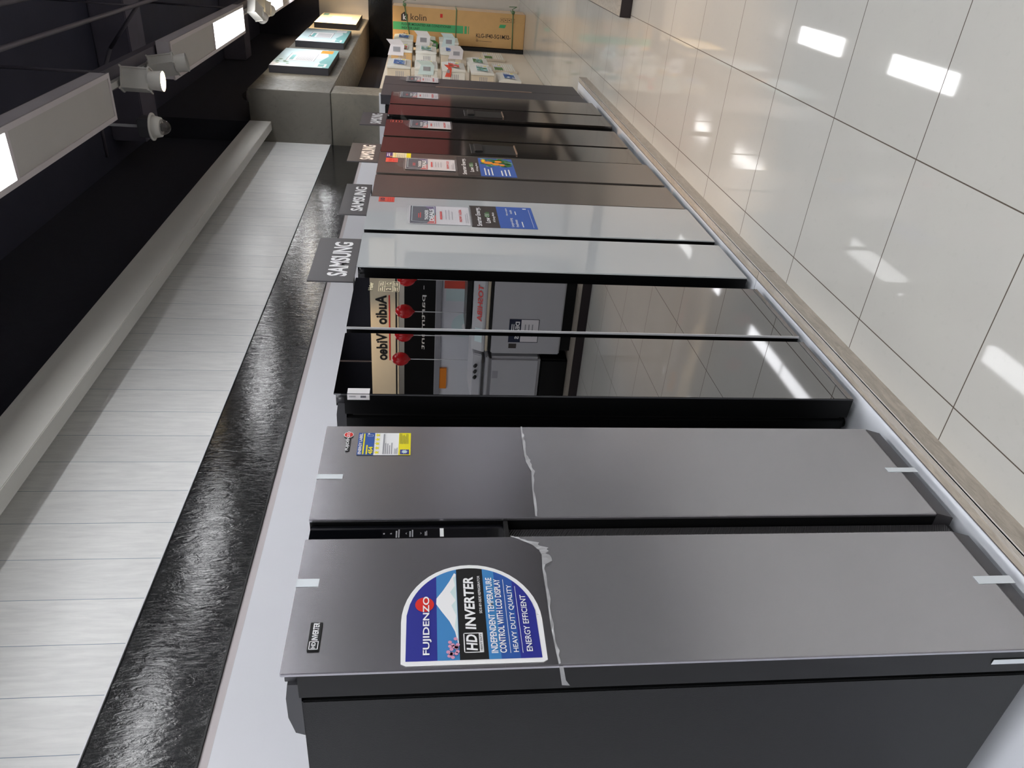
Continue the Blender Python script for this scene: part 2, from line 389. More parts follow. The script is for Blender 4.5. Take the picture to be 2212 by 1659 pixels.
# service runs
pp = B()
for y, z, r in ((0.60, 3.95, .018), (0.76, 3.80, .015), (-0.4, 4.1, .03)):
    pp.cyl((-5.9, y, z), (14.4, y, z), r, m_pipe, 12)
for x in (0.6, 3.8, 6.5, 9.3, 12.4):
    pp.cyl((x, .6, 3.95), (x, .6, 4.44), .008, m_pipe, 8); pp.cyl((x, .76, 3.8), (x, .76, 4.44), .006, m_pipe, 8); pp.cyl((x, -.4, 4.1), (x, -.4, 4.44), .01, m_pipe, 8)
pp.tube([(6.6, .76, 3.80), (6.7, 1.1, 4.1), (6.72, 1.5, 4.3), (6.72, 1.97, 4.3)], .014, m_pipe)
pp.done('ceiling_conduits', label='dark painted conduits hung under the black ceiling', cat='pipes')
ch = B().box(-5.5, 14.3, .93, 1.06, 3.505, 3.56, m_pipe)
for x in (-4, -1, 1.6, 5.2, 8.9, 12.5): ch.cyl((x, 1.0, 3.56), (x, 1.0, 4.448), .01, m_pipe, 8)
ch.done('support_channel', label='dark metal channel above the ceiling lights', cat='channel')

# ------------------------------------------------------------------ ceiling lights
def light_panel(x0, lit_first, label, y0=0.90, group=None):
    z0, z1, L, w = 3.392, 3.492, 2.46, 0.245
    t = thing('ceiling_light', label, 'light', (x0 + L / 2, y0 + w / 2, z1), group)
    h = B().box(x0, x0 + L, y0, y0 + w, z0 + .012, z1, m_house)
    h.done('housing', t)
    f = B(); b = .022; mid = x0 + L / 2
    f.box(x0 - .004, x0 + L + .004, y0 - .004, y0 + b, z0, z0 + .0115, m_frame); f.box(x0 - .004, x0 + L + .004, y0 + w - b, y0 + w + .004, z0, z0 + .0115, m_frame)
    for xx in (x0 - .004, mid - .013, x0 + L - b): f.box(xx, xx + b + .004, y0 + b, y0 + w - b, z0, z0 + .0115, m_frame)
    f.done('frame', t)
    for i, (a, c) in enumerate(((x0 + b, mid - .013), (mid + .013, x0 + L - b))):
        on = lit_first if i == 0 else (not lit_first)
        if lit_first is None: on = True
        d = B().box(a, c, y0 + b, y0 + w - b, z0 + .005, z0 + .011, m_lit if on else m_diff)
        d.done('diffuser', t, label='glowing white diffuser' if on else 'unlit grey diffuser')
    return t
light_panel(2.21, True, 'nearest ceiling light, its unlit grey half towards the spotlights')
light_panel(5.87, False, 'second ceiling light, behind the lit spotlight, with its far half glowing')
light_panel(9.42, True, 'farthest ceiling light, cut by the frame above the posters')
for i, x in enumerate((-5.2, -1.45)):
    light_panel(x, None, ['rear ceiling light over the start of the aisle, behind the viewer', 'ceiling light just behind the viewer over the first refrigerator'][i])
for i, (x, fst) in enumerate(((1.15, False), (4.2, True), (6.75, True), (9.5, False), (12.0, False), (-1.5, None), (-4.2, None))):
    light_panel(x, fst, 'half-lit ceiling light of the second row, %s along the aisle' % ['second', 'third', 'fourth', 'fifth', 'sixth', 'first', 'rearmost'][i], y0=-.38)
for y, nm in ((-2.5, 'third'), (-4.9, 'last')):
    for i, x in enumerate((-4.6, -0.6, 3.4, 7.4, 11.2)):
        light_panel(x, None, 'glowing ceiling light of the %s row, %s along the shop' % (nm, ['first', 'second', 'third', 'fourth', 'fifth'][i]), y0=y)

# track with spotlights between the light panels
tb = B().box(4.70, 5.83, .985, 1.02, 3.445, 3.475, m_track)
for x in (4.8, 5.7): tb.cyl((x, 1.0, 3.475), (x, 1.0, 3.505), .006, m_track, 8)
tb.done('light_track', label='white power track between the nearest and second ceiling lights', cat='track')
tb = B().box(8.36, 9.40, .985, 1.02, 3.445, 3.475, m_track)
for x in (8.45, 9.3): tb.cyl((x, 1.0, 3.475), (x, 1.0, 3.505), .006, m_track, 8)
tb.done('light_track', label='white power track between the second and farthest ceiling lights', cat='track')

def spot_head(pos, aim, label, lit, gear=True, color=(1.0, 0.72, 0.42), power=90, ang=50):
    """gear box on the track, stem, and a short round can aimed along `aim`"""
    p = Vector(pos); a = Vector(aim).normalized()
    t = thing('track_spotlight', label, 'spotlight', (p.x, p.y, 3.445))
    q = a.to_track_quat('Z', 'Y').to_matrix()
    def oriented(b, x0, x1, y0, y1, z0, z1, m, bev):
        bmm = bmesh.new(); bmesh.ops.create_cube(bmm, size=1)
        for v in bmm.verts: v.co = q @ Vector(((x0 + x1) / 2 + v.co.x * (x1 - x0), (y0 + y1) / 2 + v.co.y * (y1 - y0), (z0 + z1) / 2 + v.co.z * (z1 - z0))) + p
        bmesh.ops.bevel(bmm, geom=bmm.edges[:], offset=bev, segments=2, affect='EDGES'); b.bm(bmm, m)
    g = B().cyl((p.x, p.y, 3.445), p, .012, m_lamp, 12); g.box(p.x - .03, p.x + .03, p.y - .018, p.y + .018, 3.42, 3.445, m_lamp, .003); g.done('stem', t)
    g = B(); oriented(g, -.062, .062, -.035, .035, -.125, .03, m_lamp, .008); g.done('gear_box', t)
    c = B().cyl(p + a * .03, p + a * .105, .052, m_lamp, 28, .058, cap=False).cyl(p + a * .025, p + a * .032, .052, m_lamp, 28); c.done('lamp_can', t)
    l = B().cyl(p + a * .085, p + a * .09, .054, m_hot if lit else m_darklens, 28); l.done('lens', t, label='glowing warm lens' if lit else 'dark lens')
    if lit:
        ld = bpy.data.lights.new('spot_beam', 'SPOT'); ld.energy = power; ld.color = color; ld.spot_size = math.radians(ang); ld.spot_blend = 0.6; ld.shadow_soft_size = 0.05
        lo = bpy.data.objects.new('spot_beam', ld); COL.objects.link(lo); lo.parent = t
        lo.location = (p + a * .12) - WLOC[t]; lo.rotation_euler = (-a).to_track_quat('Z', 'Y').to_euler()
    return t
spot_head((4.98, 0.985, 3.308), (0.04, 0.02, -1.0), 'warm lit spotlight at the end of the nearest ceiling light', True, power=140, ang=62, color=(1.0, .62, .3))
spot_head((5.50, 0.98, 3.30), (0.16, -0.16, -0.95), 'unlit white spotlight beside the second ceiling light', False)
spot_head((8.55, 0.985, 3.30), (0.85, 0.62, -0.35), 'lit spotlight near the far ceiling light, turned to the posters', True, power=28, ang=75, color=(1, .95, .88))
spot_head((9.02, 0.99, 3.30), (0.93, 0.28, -0.22), 'spotlight close to the far glowing panel, turned along the bulkhead', True, power=60, ang=50, color=(.95, .97, 1))
spot_head((13.1, 0.60, 3.30), (0.25, 0.95, -0.25), 'warm spotlight over the far end, aimed at the farthest poster', True, power=230, ang=95)
spot_head((11.2, 0.60, 3.30), (0.2, 0.95, -0.25), 'added unseen cool spotlight over the aisle, brightening the middle poster', True, power=45, ang=90, color=(.92, .95, 1))  # extra head out of view, added to brighten the middle poster
spot_head((10.4, -0.3, 3.3), (-0.6, 0.45, -0.85), 'warm spotlight over the opposite island, aimed at the far aisle', True, power=110, ang=75)
spot_head((8.3, -2.0, 3.3), (0.3, -0.2, -0.5), 'warm spotlight lighting the hanging department sign', True, power=90, ang=80)

# cctv dome hung from a conduit
def dome(pos, conduit_top, label):
    p = Vector(pos); t = thing('cctv_dome', label, 'camera', (p.x, p.y, p.z))
    B().box(p.x - .055, p.x + .055, p.y - .055, p.y + .055, p.z, p.z + .07, m_hinge, .006).done('junction_box', t)
    B().cyl(p - Vector((0, 0, .008)), p, .082, m_lamp, 28).cyl(p - Vector((0, 0, .055)), p - Vector((0, 0, .008)), .058, m_lamp, 28, .068).done('dome_base', t)
    B().ball(p - Vector((0, 0, .055)), (.047, .047, .055), m_domeg, 28).done('dome_cover', t)
    B().ball(p - Vector((0, 0, .06)), (.026, .026, .03), m_darklens, 16).done('lens', t)
    if conduit_top: B().cyl(p + Vector((0, 0, .07)), (p.x, p.y, conduit_top), .009, m_GY, 12).done('conduit', t)
dome((4.93, 1.245, 3.295), 4.448, 'white CCTV dome hanging on a thin conduit below the spotlights')
t = thing('cctv_dome', 'small CCTV dome on the top edge of the cement bulkhead', 'camera', (8.5, 1.78, 3.43))
B().cyl((8.5, 1.78, 3.4295), (8.5, 1.78, 3.475), .055, m_lamp, 24).done('dome_base', t)
B().ball((8.5, 1.78, 3.478), (.046, .046, .05), m_domeg, 24).done('dome_cover', t)

# ------------------------------------------------------------------ display platform, four sections
for i, (a, c) in enumerate(((-1.76, .678), (.682, 3.118), (3.122, 5.558), (5.562, 8.0))):
    t = thing('display_platform', ['platform section behind the viewer, left of the first refrigerator', 'stone-edged white platform section under the two nearest refrigerators',
        'stone-edged platform section under the white and satin grey refrigerators', 'farthest stone-edged platform section, under the last three refrigerators'][i], 'platform', ((a + c) / 2, 1.75, 0))
    B().box(a, c, 1.306, 1.347, 0, .0775, m_stone).done('stone_border', t)
    B().box(a, c, 1.3035, 1.3065, .0725, .0795, m_metal).box(a, c, 1.3035, 1.3085, .0778, .0795, m_metal).done('metal_edging', t)
    B().box(a, c, 1.351, 2.184, 0, .079, m_plat).box(a, c, 1.3475, 1.3505, 0, .0765, m_seam).done('platform_top', t)
    if i: # strips of clear tape peeling over the stone edge
        tp = B(); x = a + .05; pts = []
        while x < c - .1:
            pts.append((x, 1.327 + .006 * math.sin(x * 7) + random.uniform(-.0015, .0015))); x += .07
        n = len(pts)
        V = [(q[0], 1.3085, .0808 + .0006 * math.sin(k)) for k, q in enumerate(pts)] + [(q[0], q[1], .0795 + .0005 * math.cos(k * 1.7)) for k, q in enumerate(pts)]
        tp.add(V, [[k, k + 1, n + k + 1, n + k] for k in range(n - 1)], m_tape); tp.done('clear_tape', t)

# ------------------------------------------------------------------ refrigerators
def foot(t, x, y, z1, m=None):
    B().cyl((x, y, .0795), (x, y, z1), .018, m or m_blk, 14).done('foot', t)
def xz(b, y): return Decal(b, (0, y, 0), (1, 0, 0), (0, 0, 1), (0, -1, 0))   # a print on a face that looks towards the aisle

def door(t, x0, x1, yf, th, z0, z1, mf, ms, skin=0.012, hinge=None, label=None, bev=0.002):
    """front skin + darker core; the outer top corner is cut back for the hinge"""
    b = B(); b.box(x0, x1, yf, yf + skin, z0, z1, mf, bev)
    hx = .05
    y0 = yf + skin; y1 = yf + th; zn = z1 - .034
    a, c = x0 + .0015, x1 - .0015
    if hinge == 'L': b.box(a, a + hx, y0, y1, z0, zn, ms); b.box(a + hx, c, y0, y1, z0, z1 - .001, ms)
    elif hinge == 'R': b.box(c - hx, c, y0, y1, z0, zn, ms); b.box(a, c - hx, y0, y1, z0, z1 - .001, ms)
    else: b.box(a, c, y0, y1, z0, z1 - .001, ms)
    return b.done('door', t, label=label)
def hinge(t, x0, x1, yf, zt, zb):
    """grey hinge cover on the cabinet top with its knuckle in the door notch"""
    b = B(); xm = (x0 + x1) / 2
    b.cyl((xm, yf + .035, zb - .001), (xm, yf + .035, zt), .016, m_hinge, 18)
    b.prism([(x0, yf + .04, zb), (x0, yf + .04, zt - .006), (x0, yf + .085, zt), (x0, yf + .15, zt), (x0, yf + .205, zt - .012), (x0, yf + .215, zb)], (x1 - x0, 0, 0), m_hinge)
    b.done('hinge_cover', t)

def fridge(name, label, x0, g0, g1, x1, z0, z1, mf, ms, yf=1.355, th=.08, skin=.012, mbody=None, group=None, back=2.1, zb=None, hin=True):
    t = thing(name, label, 'refrigerator', ((x0 + x1) / 2, 1.75, .0795), group)
    zb = zb or z1 - .038
    B().box(x0 + .002, x1 - .002, yf + th + .014, back, z0 + .005, zb, mbody or m_body, .003).done('cabinet', t)
    B().box(x0 + .015, g0 - .015, yf + th + .0005, yf + th + .0135, z0 + .02, zb - .02, m_gasket).box(g1 + .015, x1 - .015, yf + th + .0005, yf + th + .0135, z0 + .02, zb - .02, m_gasket).done('door_gasket', t)
    dl = door(t, x0, g0, yf, th, z0, z1, mf, ms, skin, 'L' if hin else None)
    dr = door(t, g1, x1, yf, th, z0, z1, mf, ms, skin, 'R' if hin else None)
    if hin:
        hinge(t, x0 + .004, x0 + .054, yf, z1 - .006, zb); hinge(t, x1 - .054, x1 - .004, yf, z1 - .006, zb)
    for xx in (x0 + .06, x1 - .06):
        for yy in (yf + th + .06, back - .06): foot(t, xx, yy, z0 + .006)
    return t, dl, dr

# --- first: charcoal side-by-side with protective film
t, dl, dr = fridge('side_by_side_refrigerator', 'nearest charcoal side-by-side refrigerator with a large round-edged blue sticker', 1.03, 1.427, 1.497, 1.918, .166, 1.925, m_fuji, m_blks, skin=.010)
for dd, a, c in ((dl, 1.0305, 1.4265), (dr, 1.4975, 1.9175)):
    B().prism([(a, 1.3555, .1655), (a, 1.372, .108), (a, 1.434, .108), (a, 1.434, .1655)], (c - a, 0, 0), m_lip, .002).done('door_bottom_cap', dd, label='dark plastic lower edge')
y = 1.3545
B().box(1.428, 1.496, 1.374, 1.40, 1.42, 1.921, mat('glossy_black_panel', c8(9, 10, 14), .03, ior=1.9, vary=0), .002).done('control_panel', t)
b = B(); D = xz(b, 1.3735)
for z, w, h in ((1.73, .006, .004), (1.712, .006, .004), (1.692, .030, .010), (1.657, .026, .010), (1.621, .018, .006)): D.rect(1.462 - w / 2, z, 1.462 + w / 2, z + h * .35, m_GY); D.rect(1.462 - w / 2, z + h * .6, 1.462 + w / 3, z + h, m_GY)
D.poly([(1.457, 1.672), (1.462, 1.677), (1.467, 1.672), (1.462, 1.675)], m_GY); D.poly([(1.457, 1.640), (1.462, 1.635), (1.467, 1.640), (1.462, 1.637)], m_GY)
D.rect(1.449, 1.578, 1.480, 1.588, m_W); b.done('panel_print', t)
b = B().box(1.4285, 1.4955, 1.395, 1.434, .125, 1.407, m_rib); b.done('handle_recess', t)
B().box(1.4285, 1.4955, 1.362, 1.412, 1.408, 1.4195, m_blk, .001).done('panel_end_cap', t)
B().box(1.06, 1.89, 1.42, 1.448, .09, .112, m_blk).done('kick_strip', t)
# torn protective film over the lower doors
def film(pts, par):
    b = B(); D = xz(b, 1.3548); D.poly(pts, m_film, 1); b.done('protective_film', par)
eL = [(1.0315, 1.339), (1.075, 1.341), (1.139, 1.342), (1.235, 1.339), (1.31, 1.338), (1.357, 1.334), (1.374, 1.338), (1.394, 1.353), (1.416, 1.387), (1.4255, 1.408)]
eR = [(1.4985, 1.332), (1.531, 1.33), (1.609, 1.327), (1.691, 1.32), (1.735, 1.33), (1.768, 1.332), (1.85, 1.33), (1.9165, 1.327)]
film([(1.4255, .166), (1.0315, .166)] + eL, dl); film([(1.9165, .166), (1.4985, .166)] + eR, dr)
def crinkle(e, par, amp):
    b = B(); pts = []
    for (a, c), (d, f) in zip(e, e[1:]):
        for k in range(4): u = k / 4; pts.append((a + (d - a) * u, c + (f - c) * u))
    pts.append(e[-1]); n = len(pts)
    V = [(p[0], 1.3535 - .003 * random.random(), p[1] + .001) for p in pts] + [(p[0], 1.3530 - .004 * random.random(), p[1] - amp(p[0]) * (.35 + .65 * random.random())) for p in pts]
    b.add(V, [[k, k + 1, n + k + 1, n + k] for k in range(n - 1)], m_crink); b.done('film_edge', par)
crinkle(eL, dl, lambda x: .028 if 1.33 < x < 1.40 else .007); crinkle(eR, dr, lambda x: .014 if 1.68 < x < 1.76 else .008)
b = B(); b.add([(1.0293, 1.357, 1.339), (1.0293, 1.392, 1.332), (1.0285, 1.421, 1.326), (1.0285, 1.423, 1.308), (1.029, 1.405, 1.319), (1.0293, 1.357, 1.33)], [[0, 1, 2, 3, 4, 5]], m_crink); b.done('film_edge', dl)
# white tapes
def tape(par, x0, x1, z0, z1, over=0.0):
    b = B(); b.box(x0, x1, 1.3538, 1.3545, z0, z1, m_wtape)
    if over: b.box(x0, x1, 1.3538, 1.3538 + over, z1 - .0005, z1 + .0006, m_wtape)
    b.done('tape', par)
tape(dl, 1.268, 1.292, 1.874, 1.9255, .03); tape(dr, 1.663, 1.683, 1.855, 1.9255, .03); tape(dr, 1.688, 1.709, .112, .21); tape(dl, 1.232, 1.258, .112, .215)
b = B(); b.box(1.0288, 1.0296, 1.388, 1.404, .17, .30, m_wtape); b.done('tape', dl)
# big sticker on the left door
b = B(); arc = []
def sticker_outline(g):
    o = [(1.047 - g, 1.364 - g), (1.041 - g, 1.372), (1.041 - g, 1.667), (1.047 - g, 1.676 + g)]
    cxx, czz = 1.155, 1.520
    for i in range(25):
        a = math.radians(90 - i * 180 / 24); o.append((cxx + (.17 + g) * math.cos(a) ** 1.0, czz + (.158 + g) * math.sin(a)))
    return o
D = xz(b, 1.3542)
D.slab(sticker_outline(0.002), m_W, .0008); D.o.y = 1.3534
def clipx(z, g=-.009):
    q = (z - 1.520) / (.158 + g); return 1.155 + (.17 + g) * math.sqrt(max(0, 1 - q * q))
def band(z0, z1, m, k):
    n = 10; L = [(1.050, z0 + (z1 - z0) * i / n) for i in range(n + 1)]; Rr = [(clipx(z), z) for _, z in L]
    V = [D.P(a, c, k) for a, c in L] + [D.P(a, c, k) for a, c in Rr]
    b.add(V, [[i, n + 1 + i, n + 2 + i, i + 1] for i in range(n)], m)
band(1.600, 1.668, m_B2, 1); band(1.552, 1.600, m_B3, 1); band(1.489, 1.552, m_K, 1); band(1.462, 1.489, m_B3, 1); band(1.420, 1.462, m_B, 1); band(1.373, 1.420, m_B2, 1)
D.poly([(1.085, 1.553), (1.125, 1.560), (1.155, 1.572), (1.185, 1.590), (1.205, 1.601), (1.222, 1.600), (1.245, 1.585), (1.272, 1.570), (1.300, 1.557), (1.297, 1.553)], m_W, 2)
D.poly([(1.10, 1.5535), (1.14, 1.560), (1.17, 1.556), (1.2, 1.566), (1.215, 1.556), (1.24, 1.568), (1.26, 1.556), (1.285, 1.560), (1.29, 1.5535)], m_LT, 3)
for i in range(16): D.disc(1.056 + .030 * random.random() + (.02 if i % 4 == 0 else 0), 1.555 + .022 * random.random(), .0045, m_PK, 4, 8)
D.disc(1.204, 1.6275, .0215, m_R, 3)
D.text('FUJIDENZO', 1.064, 1.6125, .163, .019, m_W, 5, .02)
D.ring([(1.069, 1.500), (1.120, 1.500), (1.120, 1.541), (1.069, 1.541)], .0022, m_W, 2)
D.rect(1.069, 1.4995, 1.120, 1.508, m_W, 3); D.text('HEAVY DUTY', 1.072, 1.5015, .045, .0045, m_K, 5, .02)
D.text('HD', 1.072, 1.5125, .042, .024, m_W, 5, .03, .12); D.text('INVERTER', 1.129, 1.5125, .157, .024, m_W, 5, .03, .1)
D.text('SIDE-BY-SIDE REFRIGERATOR', 1.174, 1.4965, .115, .006, m_W, 5, .01)
D.text('INDEPENDENT TEMPERATURE', 1.064, 1.468, .218, .015, m_W, 5, .02); D.text('CONTROL WITH LCD DISPLAY', 1.064, 1.449, .213, .015, m_W, 5, .02)
D.rect(1.064, 1.4405, 1.277, 1.4415, m_W, 2); D.text('HEAVY DUTY QUALITY', 1.065, 1.421, .193, .0135, m_W, 5, .01)
D.rect(1.064, 1.4135, 1.255, 1.4145, m_W, 2); D.text('ENERGY EFFICIENT', 1.066, 1.392, .160, .0135, m_W, 5, .01)
b.done('sticker', dl, label='blue, black and white sticker with a snowy mountain')
b = B().box(1.084, 1.161, 1.3515, 1.3545, 1.851, 1.877, m_K, .001); D = xz(b, 1.3512)
D.ring([(1.088, 1.855), (1.108, 1.855), (1.108, 1.873), (1.088, 1.873)], .0018, m_W, 1); D.text('HD', 1.090, 1.860, .016, .009, m_W, 2, .03); D.text('INVERTER', 1.110, 1.857, .048, .013, m_W, 2, .03, .1)
b.done('badge', dl, label='small black badge with silver letters')
b = B(); D = xz(b, 1.3545); D.slab([(1.790 + .0, 1.846), (1.86, 1.846), (1.86, 1.859), (1.790, 1.859)], m_K, .0015); D.o.y = 1.3527
D.disc(1.868, 1.8545, .0145, m_W, 1); D.disc(1.868, 1.8545, .0125, m_R, 2); D.text('FUJIDENZO', 1.789, 1.8485, .094, .0105, m_W, 4, .02)
b.done('badge', dr, label='small silver-lettered badge with a red dot')
b = B(); D = xz(b, 1.3543)
D.rect(1.770, 1.6695, 1.880, 1.825, m_W, 1); D.rect(1.770, 1.777, 1.880, 1.825, m_B, 2); D.rect(1.770, 1.6695, 1.880, 1.705, m_Y, 2)
D.text('ENERGY LABEL', 1.773, 1.813, .103, .009, m_W, 4, .03); D.bars(1.773, 1.804, 1.876, 1.811, 1, m_Y, 3, .6, 0); D.bars(1.773, 1.794, 1.818, 1.801, 1, m_Y, 3, .6, 0)
D.text('454', 1.773, 1.780, .036, .013, m_Y, 4, .04)
D.ring([(1.862, 1.782), (1.870, 1.782), (1.870, 1.798), (1.862, 1.798)], .001, m_W, 3); D.disc(1.874, 1.795, .003, m_W, 4, 10)
for i in range(5): D.star(1.782 + i * .0215, 1.768, .0092, m_Y, 3)
D.bars(1.774, 1.742, 1.874, 1.756, 1, m_GY, 3, .3, 0); D.bars(1.774, 1.722, 1.83, 1.746, 4, m_GY, 3); D.bars(1.774, 1.707, 1.81, 1.718, 3, m_GY, 3)
D.rect(1.773, 1.674, 1.796, 1.700, m_B2, 3); D.star(1.7845, 1.687, .0105, m_LT, 4); D.star(1.7845, 1.687, -.0105, m_LT, 5)
D.bars(1.824, 1.676, 1.878, 1.703, 7, m_NV, 3, .3)
b.done('sticker', dr, label='blue, white and yellow ENERGY LABEL sticker')

# --- second: black mirror glass side-by-side
t, dl, dr = fridge('side_by_side_refrigerator', 'black mirror-glass side-by-side refrigerator with a silver strip down the middle', 2.10, 2.522, 2.567, 3.024, .112, 1.924, m_glassblk, m_blks, skin=.006, mbody=m_blks)
B().box(2.5625, 2.5665, 1.3535, 1.362, .113, 1.923, mat('brushed_silver', c8(225, 225, 230), .35, metal=.4)).done('handle_trim', dr)
B().box(2.099, 2.1005, 1.3565, 1.3605, .113, 1.9, m_hinge).done('edge_trim', dl)
b = B(); D = xz(b, 1.3548); D.rect(2.101, 1.808, 2.1335, 1.880, m_PW, 1)
b.box(2.0985, 2.0996, 1.356, 1.377, 1.808, 1.880, m_PW); E2 = Decal(b, (2.0982, 1.377, 1.808), (0, 0, 1), (0, 1, 0), (-1, 0, 0))
for i in range(9): E2.rect(.012 + i * .002, -.017, .013 + i * .002, -.008, m_NV, 1)
for i in range(7): E2.rect(.045 + i * .003, -.016, .047 + i * .003, -.010, m_GY, 1)
b.done('sticker', dl, label='white barcode sticker wrapped over the edge')
b = B(); D = xz(b, 1.3546)
D.text('Haier', 2.898, 1.845, .075, .018, m_CY, 2, .02)
D.ring([(2.889, 1.736), (2.989, 1.736), (2.989, 1.821), (2.889, 1.821)], .0018, m_CY, 1); D.rect(2.938, 1.736, 2.940, 1.821, m_CY, 1); D.rect(2.889, 1.795, 2.989, 1.797, m_CY, 1); D.rect(2.889, 1.762, 2.989, 1.764, m_CY, 1)
D.text('2', 2.903, 1.770, .016, .02, m_CY, 2, .03); D.text('12', 2.950, 1.770, .028, .02, m_CY, 2, .03)
D.bars(2.894, 1.740, 2.934, 1.760, 3, m_CY, 2); D.bars(2.944, 1.740, 2.985, 1.760, 3, m_CY, 2); D.bars(2.894, 1.801, 2.934, 1.817, 2, m_CY, 2); D.bars(2.944, 1.801, 2.985, 1.817, 2, m_CY, 2)
b.done('sticker', dr, label='gold-lined specification print')

# --- third: white glass side-by-side
t, dl, dr = fridge('side_by_side_refrigerator', 'white glass side-by-side refrigerator with black door edges', 3.148, 3.56, 3.618, 4.118, .112, 1.93, m_glasswht, m_blks, skin=.007, mbody=m_blks)
b = B(); D = xz(b, 1.3545)
D.rect(4.030, 1.795, 4.113, 1.880, m_R2, 1); D.bars(4.038, 1.800, 4.106, 1.835, 3, m_R, 2); D.text('10', 4.048, 1.846, .045, .026, m_NV, 2, .04); D.rect(4.05, 1.893, 4.07, 1.897, m_GY, 1)
b.done('sticker', dr, label='small coral warranty sticker')
def energy_poster(par, x0, x1, z0, z1, zm, fruit):
    b = B(); D = xz(b, 1.3543); w = x1 - x0
    D.rect(x0, zm, x1, z1, m_DK, 1); D.rect(x0, z0, x1, zm, m_BM, 1)
    D.text('Smarter Energy,', x0 + .05 * w, z1 - .062, .86 * w, .034, m_W, 3, .02); D.text('Low Bills', x0 + .2 * w, z1 - .102, .5 * w, .026, m_W, 3, .02)
    D.text('Bills', x0 + .46 * w, z1 - .102, .24 * w, .026, m_G, 4, .02); D.text('AI Energy Mode', x0 + .24 * w, z1 - .132, .45 * w, .016, m_W, 3, .01)
    if fruit:
        V = []
        for i in range(60):
            a = random.random(); q = random.random(); D.disc(x0 + w * (.55 + .42 * a), z0 + .02 + (zm - z0) * .8 * q, .012, m_G if i % 3 else m_TEAL, 2 + (i % 3), 7, .02)
        for px, pz, r in ((.72, .72, .03), (.66, .5, .026), (.8, .42, .024), (.62, .34, .02)): D.disc(x0 + w * px, z0 + (zm - z0) * pz, r, m_OR, 6, 18)
        D.disc(x0 + w * .82, z0 + (zm - z0) * .86, .04, m_OR, 5, 20, .016); D.disc(x0 + w * .82, z0 + (zm - z0) * .86, .026, m_Y, 6, 20, .008)
        D.bars(x0 + .06 * w, z0 + (zm - z0) * .62, x0 + .46 * w, zm - .02, 3, m_W, 3, .35); D.bars(x0 + .06 * w, z0 + .03, x0 + .4 * w, z0 + (zm - z0) * .45, 3, m_W, 3, .35)
    else:
        D.text('Large-sizing', x0 + .06 * w, zm - .078, .4 * w, .018, m_W, 3, .01); D.text('freshness', x0 + .06 * w, zm - .10, .33 * w, .016, m_W, 3, .01); D.bars(x0 + .06 * w, zm - .13, x0 + .4 * w, zm - .115, 1, m_W, 3, .4)
        D.text('More space', x0 + .58 * w, zm - .060, .34 * w, .014, m_W, 3, .01); D.text('inside', x0 + .66 * w, zm - .082, .18 * w, .014, m_W, 3, .01); D.bars(x0 + .62 * w, zm - .106, x0 + .8 * w, zm - .094, 1, m_W, 3, .4)
        D.rect(x0 + .05 * w, z0 + .018, x1 - .1 * w, z0 + .0195, m_W, 2); D.rect(x1 - .1 * w, z0 + .03, x1 - .06 * w, z0 + .05, m_W, 2)
    b.done('poster', par, label='dark grey and blue poster reading Smarter Energy, Low Bills')
energy_poster(dr, 3.69, 4.024, 1.045, 1.388, 1.241, False)

# --- fourth: satin grey side-by-side
t, dl, dr = fridge('side_by_side_refrigerator', 'satin grey side-by-side refrigerator right of the white one', 4.125, 4.527, 4.568, 5.030, .122, 1.922, m_satin, m_satin, skin=.02, mbody=m_blks)
energy_poster(dr, 4.585, 4.99, 1.06, 1.425, 1.284, True)
b = B(); D = xz(b, 1.3545); D.rect(4.905, 1.72, 5.018, 1.878, m_CY, 1); D.rect(4.905, 1.838, 5.018, 1.878, m_PU, 2); D.rect(4.905, 1.72, 5.018, 1.748, m_Y, 2)
for i in range(5): D.star(4.917 + i * .022, 1.822, .009, m_Y, 3)
D.disc(4.925, 1.847, .009, m_OR, 3, 12); D.bars(4.91, 1.756, 5.01, 1.81, 5, m_GY, 3, .2); D.bars(4.93, 1.852, 5.01, 1.874, 2, m_W, 3, .4)
b.done('sticker', dr, label='purple and yellow energy rating sticker')
b = B(); D = xz(b, 1.3545); D.rect(4.80, 1.80, 4.893, 1.876, m_R2, 1); D.text('10', 4.825, 1.838, .04, .022, m_R, 2, .04); D.bars(4.81, 1.805, 4.88, 1.832, 2, m_R, 2)
b.done('sticker', dr, label='small red warranty sticker')

# --- fifth and sixth: dark mirror steel with water dispensers
def dispenser(par, x0, x1, z0, z1):
    b = B(); D = xz(b, 1.3542)
    b.box(x0, x1, 1.3535, 1.3546, z0, z1, m_gasket, 0); b.done('dispenser', par, label='black water dispenser recess')
    B().box(x0 - .004, x1 + .004, 1.3515, 1.3548, z1, z1 + .005, m_hinge).done('dispenser_frame', par)
    B().prism([(x0 + .02, 1.3532, z1 - .02), (x1 - .02, 1.3532, z1 - .02), (x1 - .03, 1.3532, z1 - .075), (x0 + .03, 1.3532, z1 - .075)], (0, -.012, 0), m_blk, .003).done('dispenser_nozzle', par)
    B().box(x0 + .01, x1 - .01, 1.344, 1.3534, z0 + .002, z0 + .010, m_gold).done('drip_tray', par)
t, dl, dr = fridge('side_by_side_refrigerator', 'dark steel refrigerator with water dispenser, right of the satin grey one', 5.037, 5.425, 5.462, 5.945, .15, 1.92, m_inox, m_blks, skin=.016, mbody=m_blks)
dispenser(dl, 5.10, 5.33, 1.003, 1.315)
b = B(); D = xz(b, 1.3545); D.ring([(5.86, 1.80), (5.93, 1.80), (5.93, 1.885), (5.86, 1.885)], .004, m_R2, 1); D.bars(5.865, 1.81, 5.925, 1.88, 3, m_R2, 2, .3); b.done('sticker', dr, label='faint red warranty sticker')
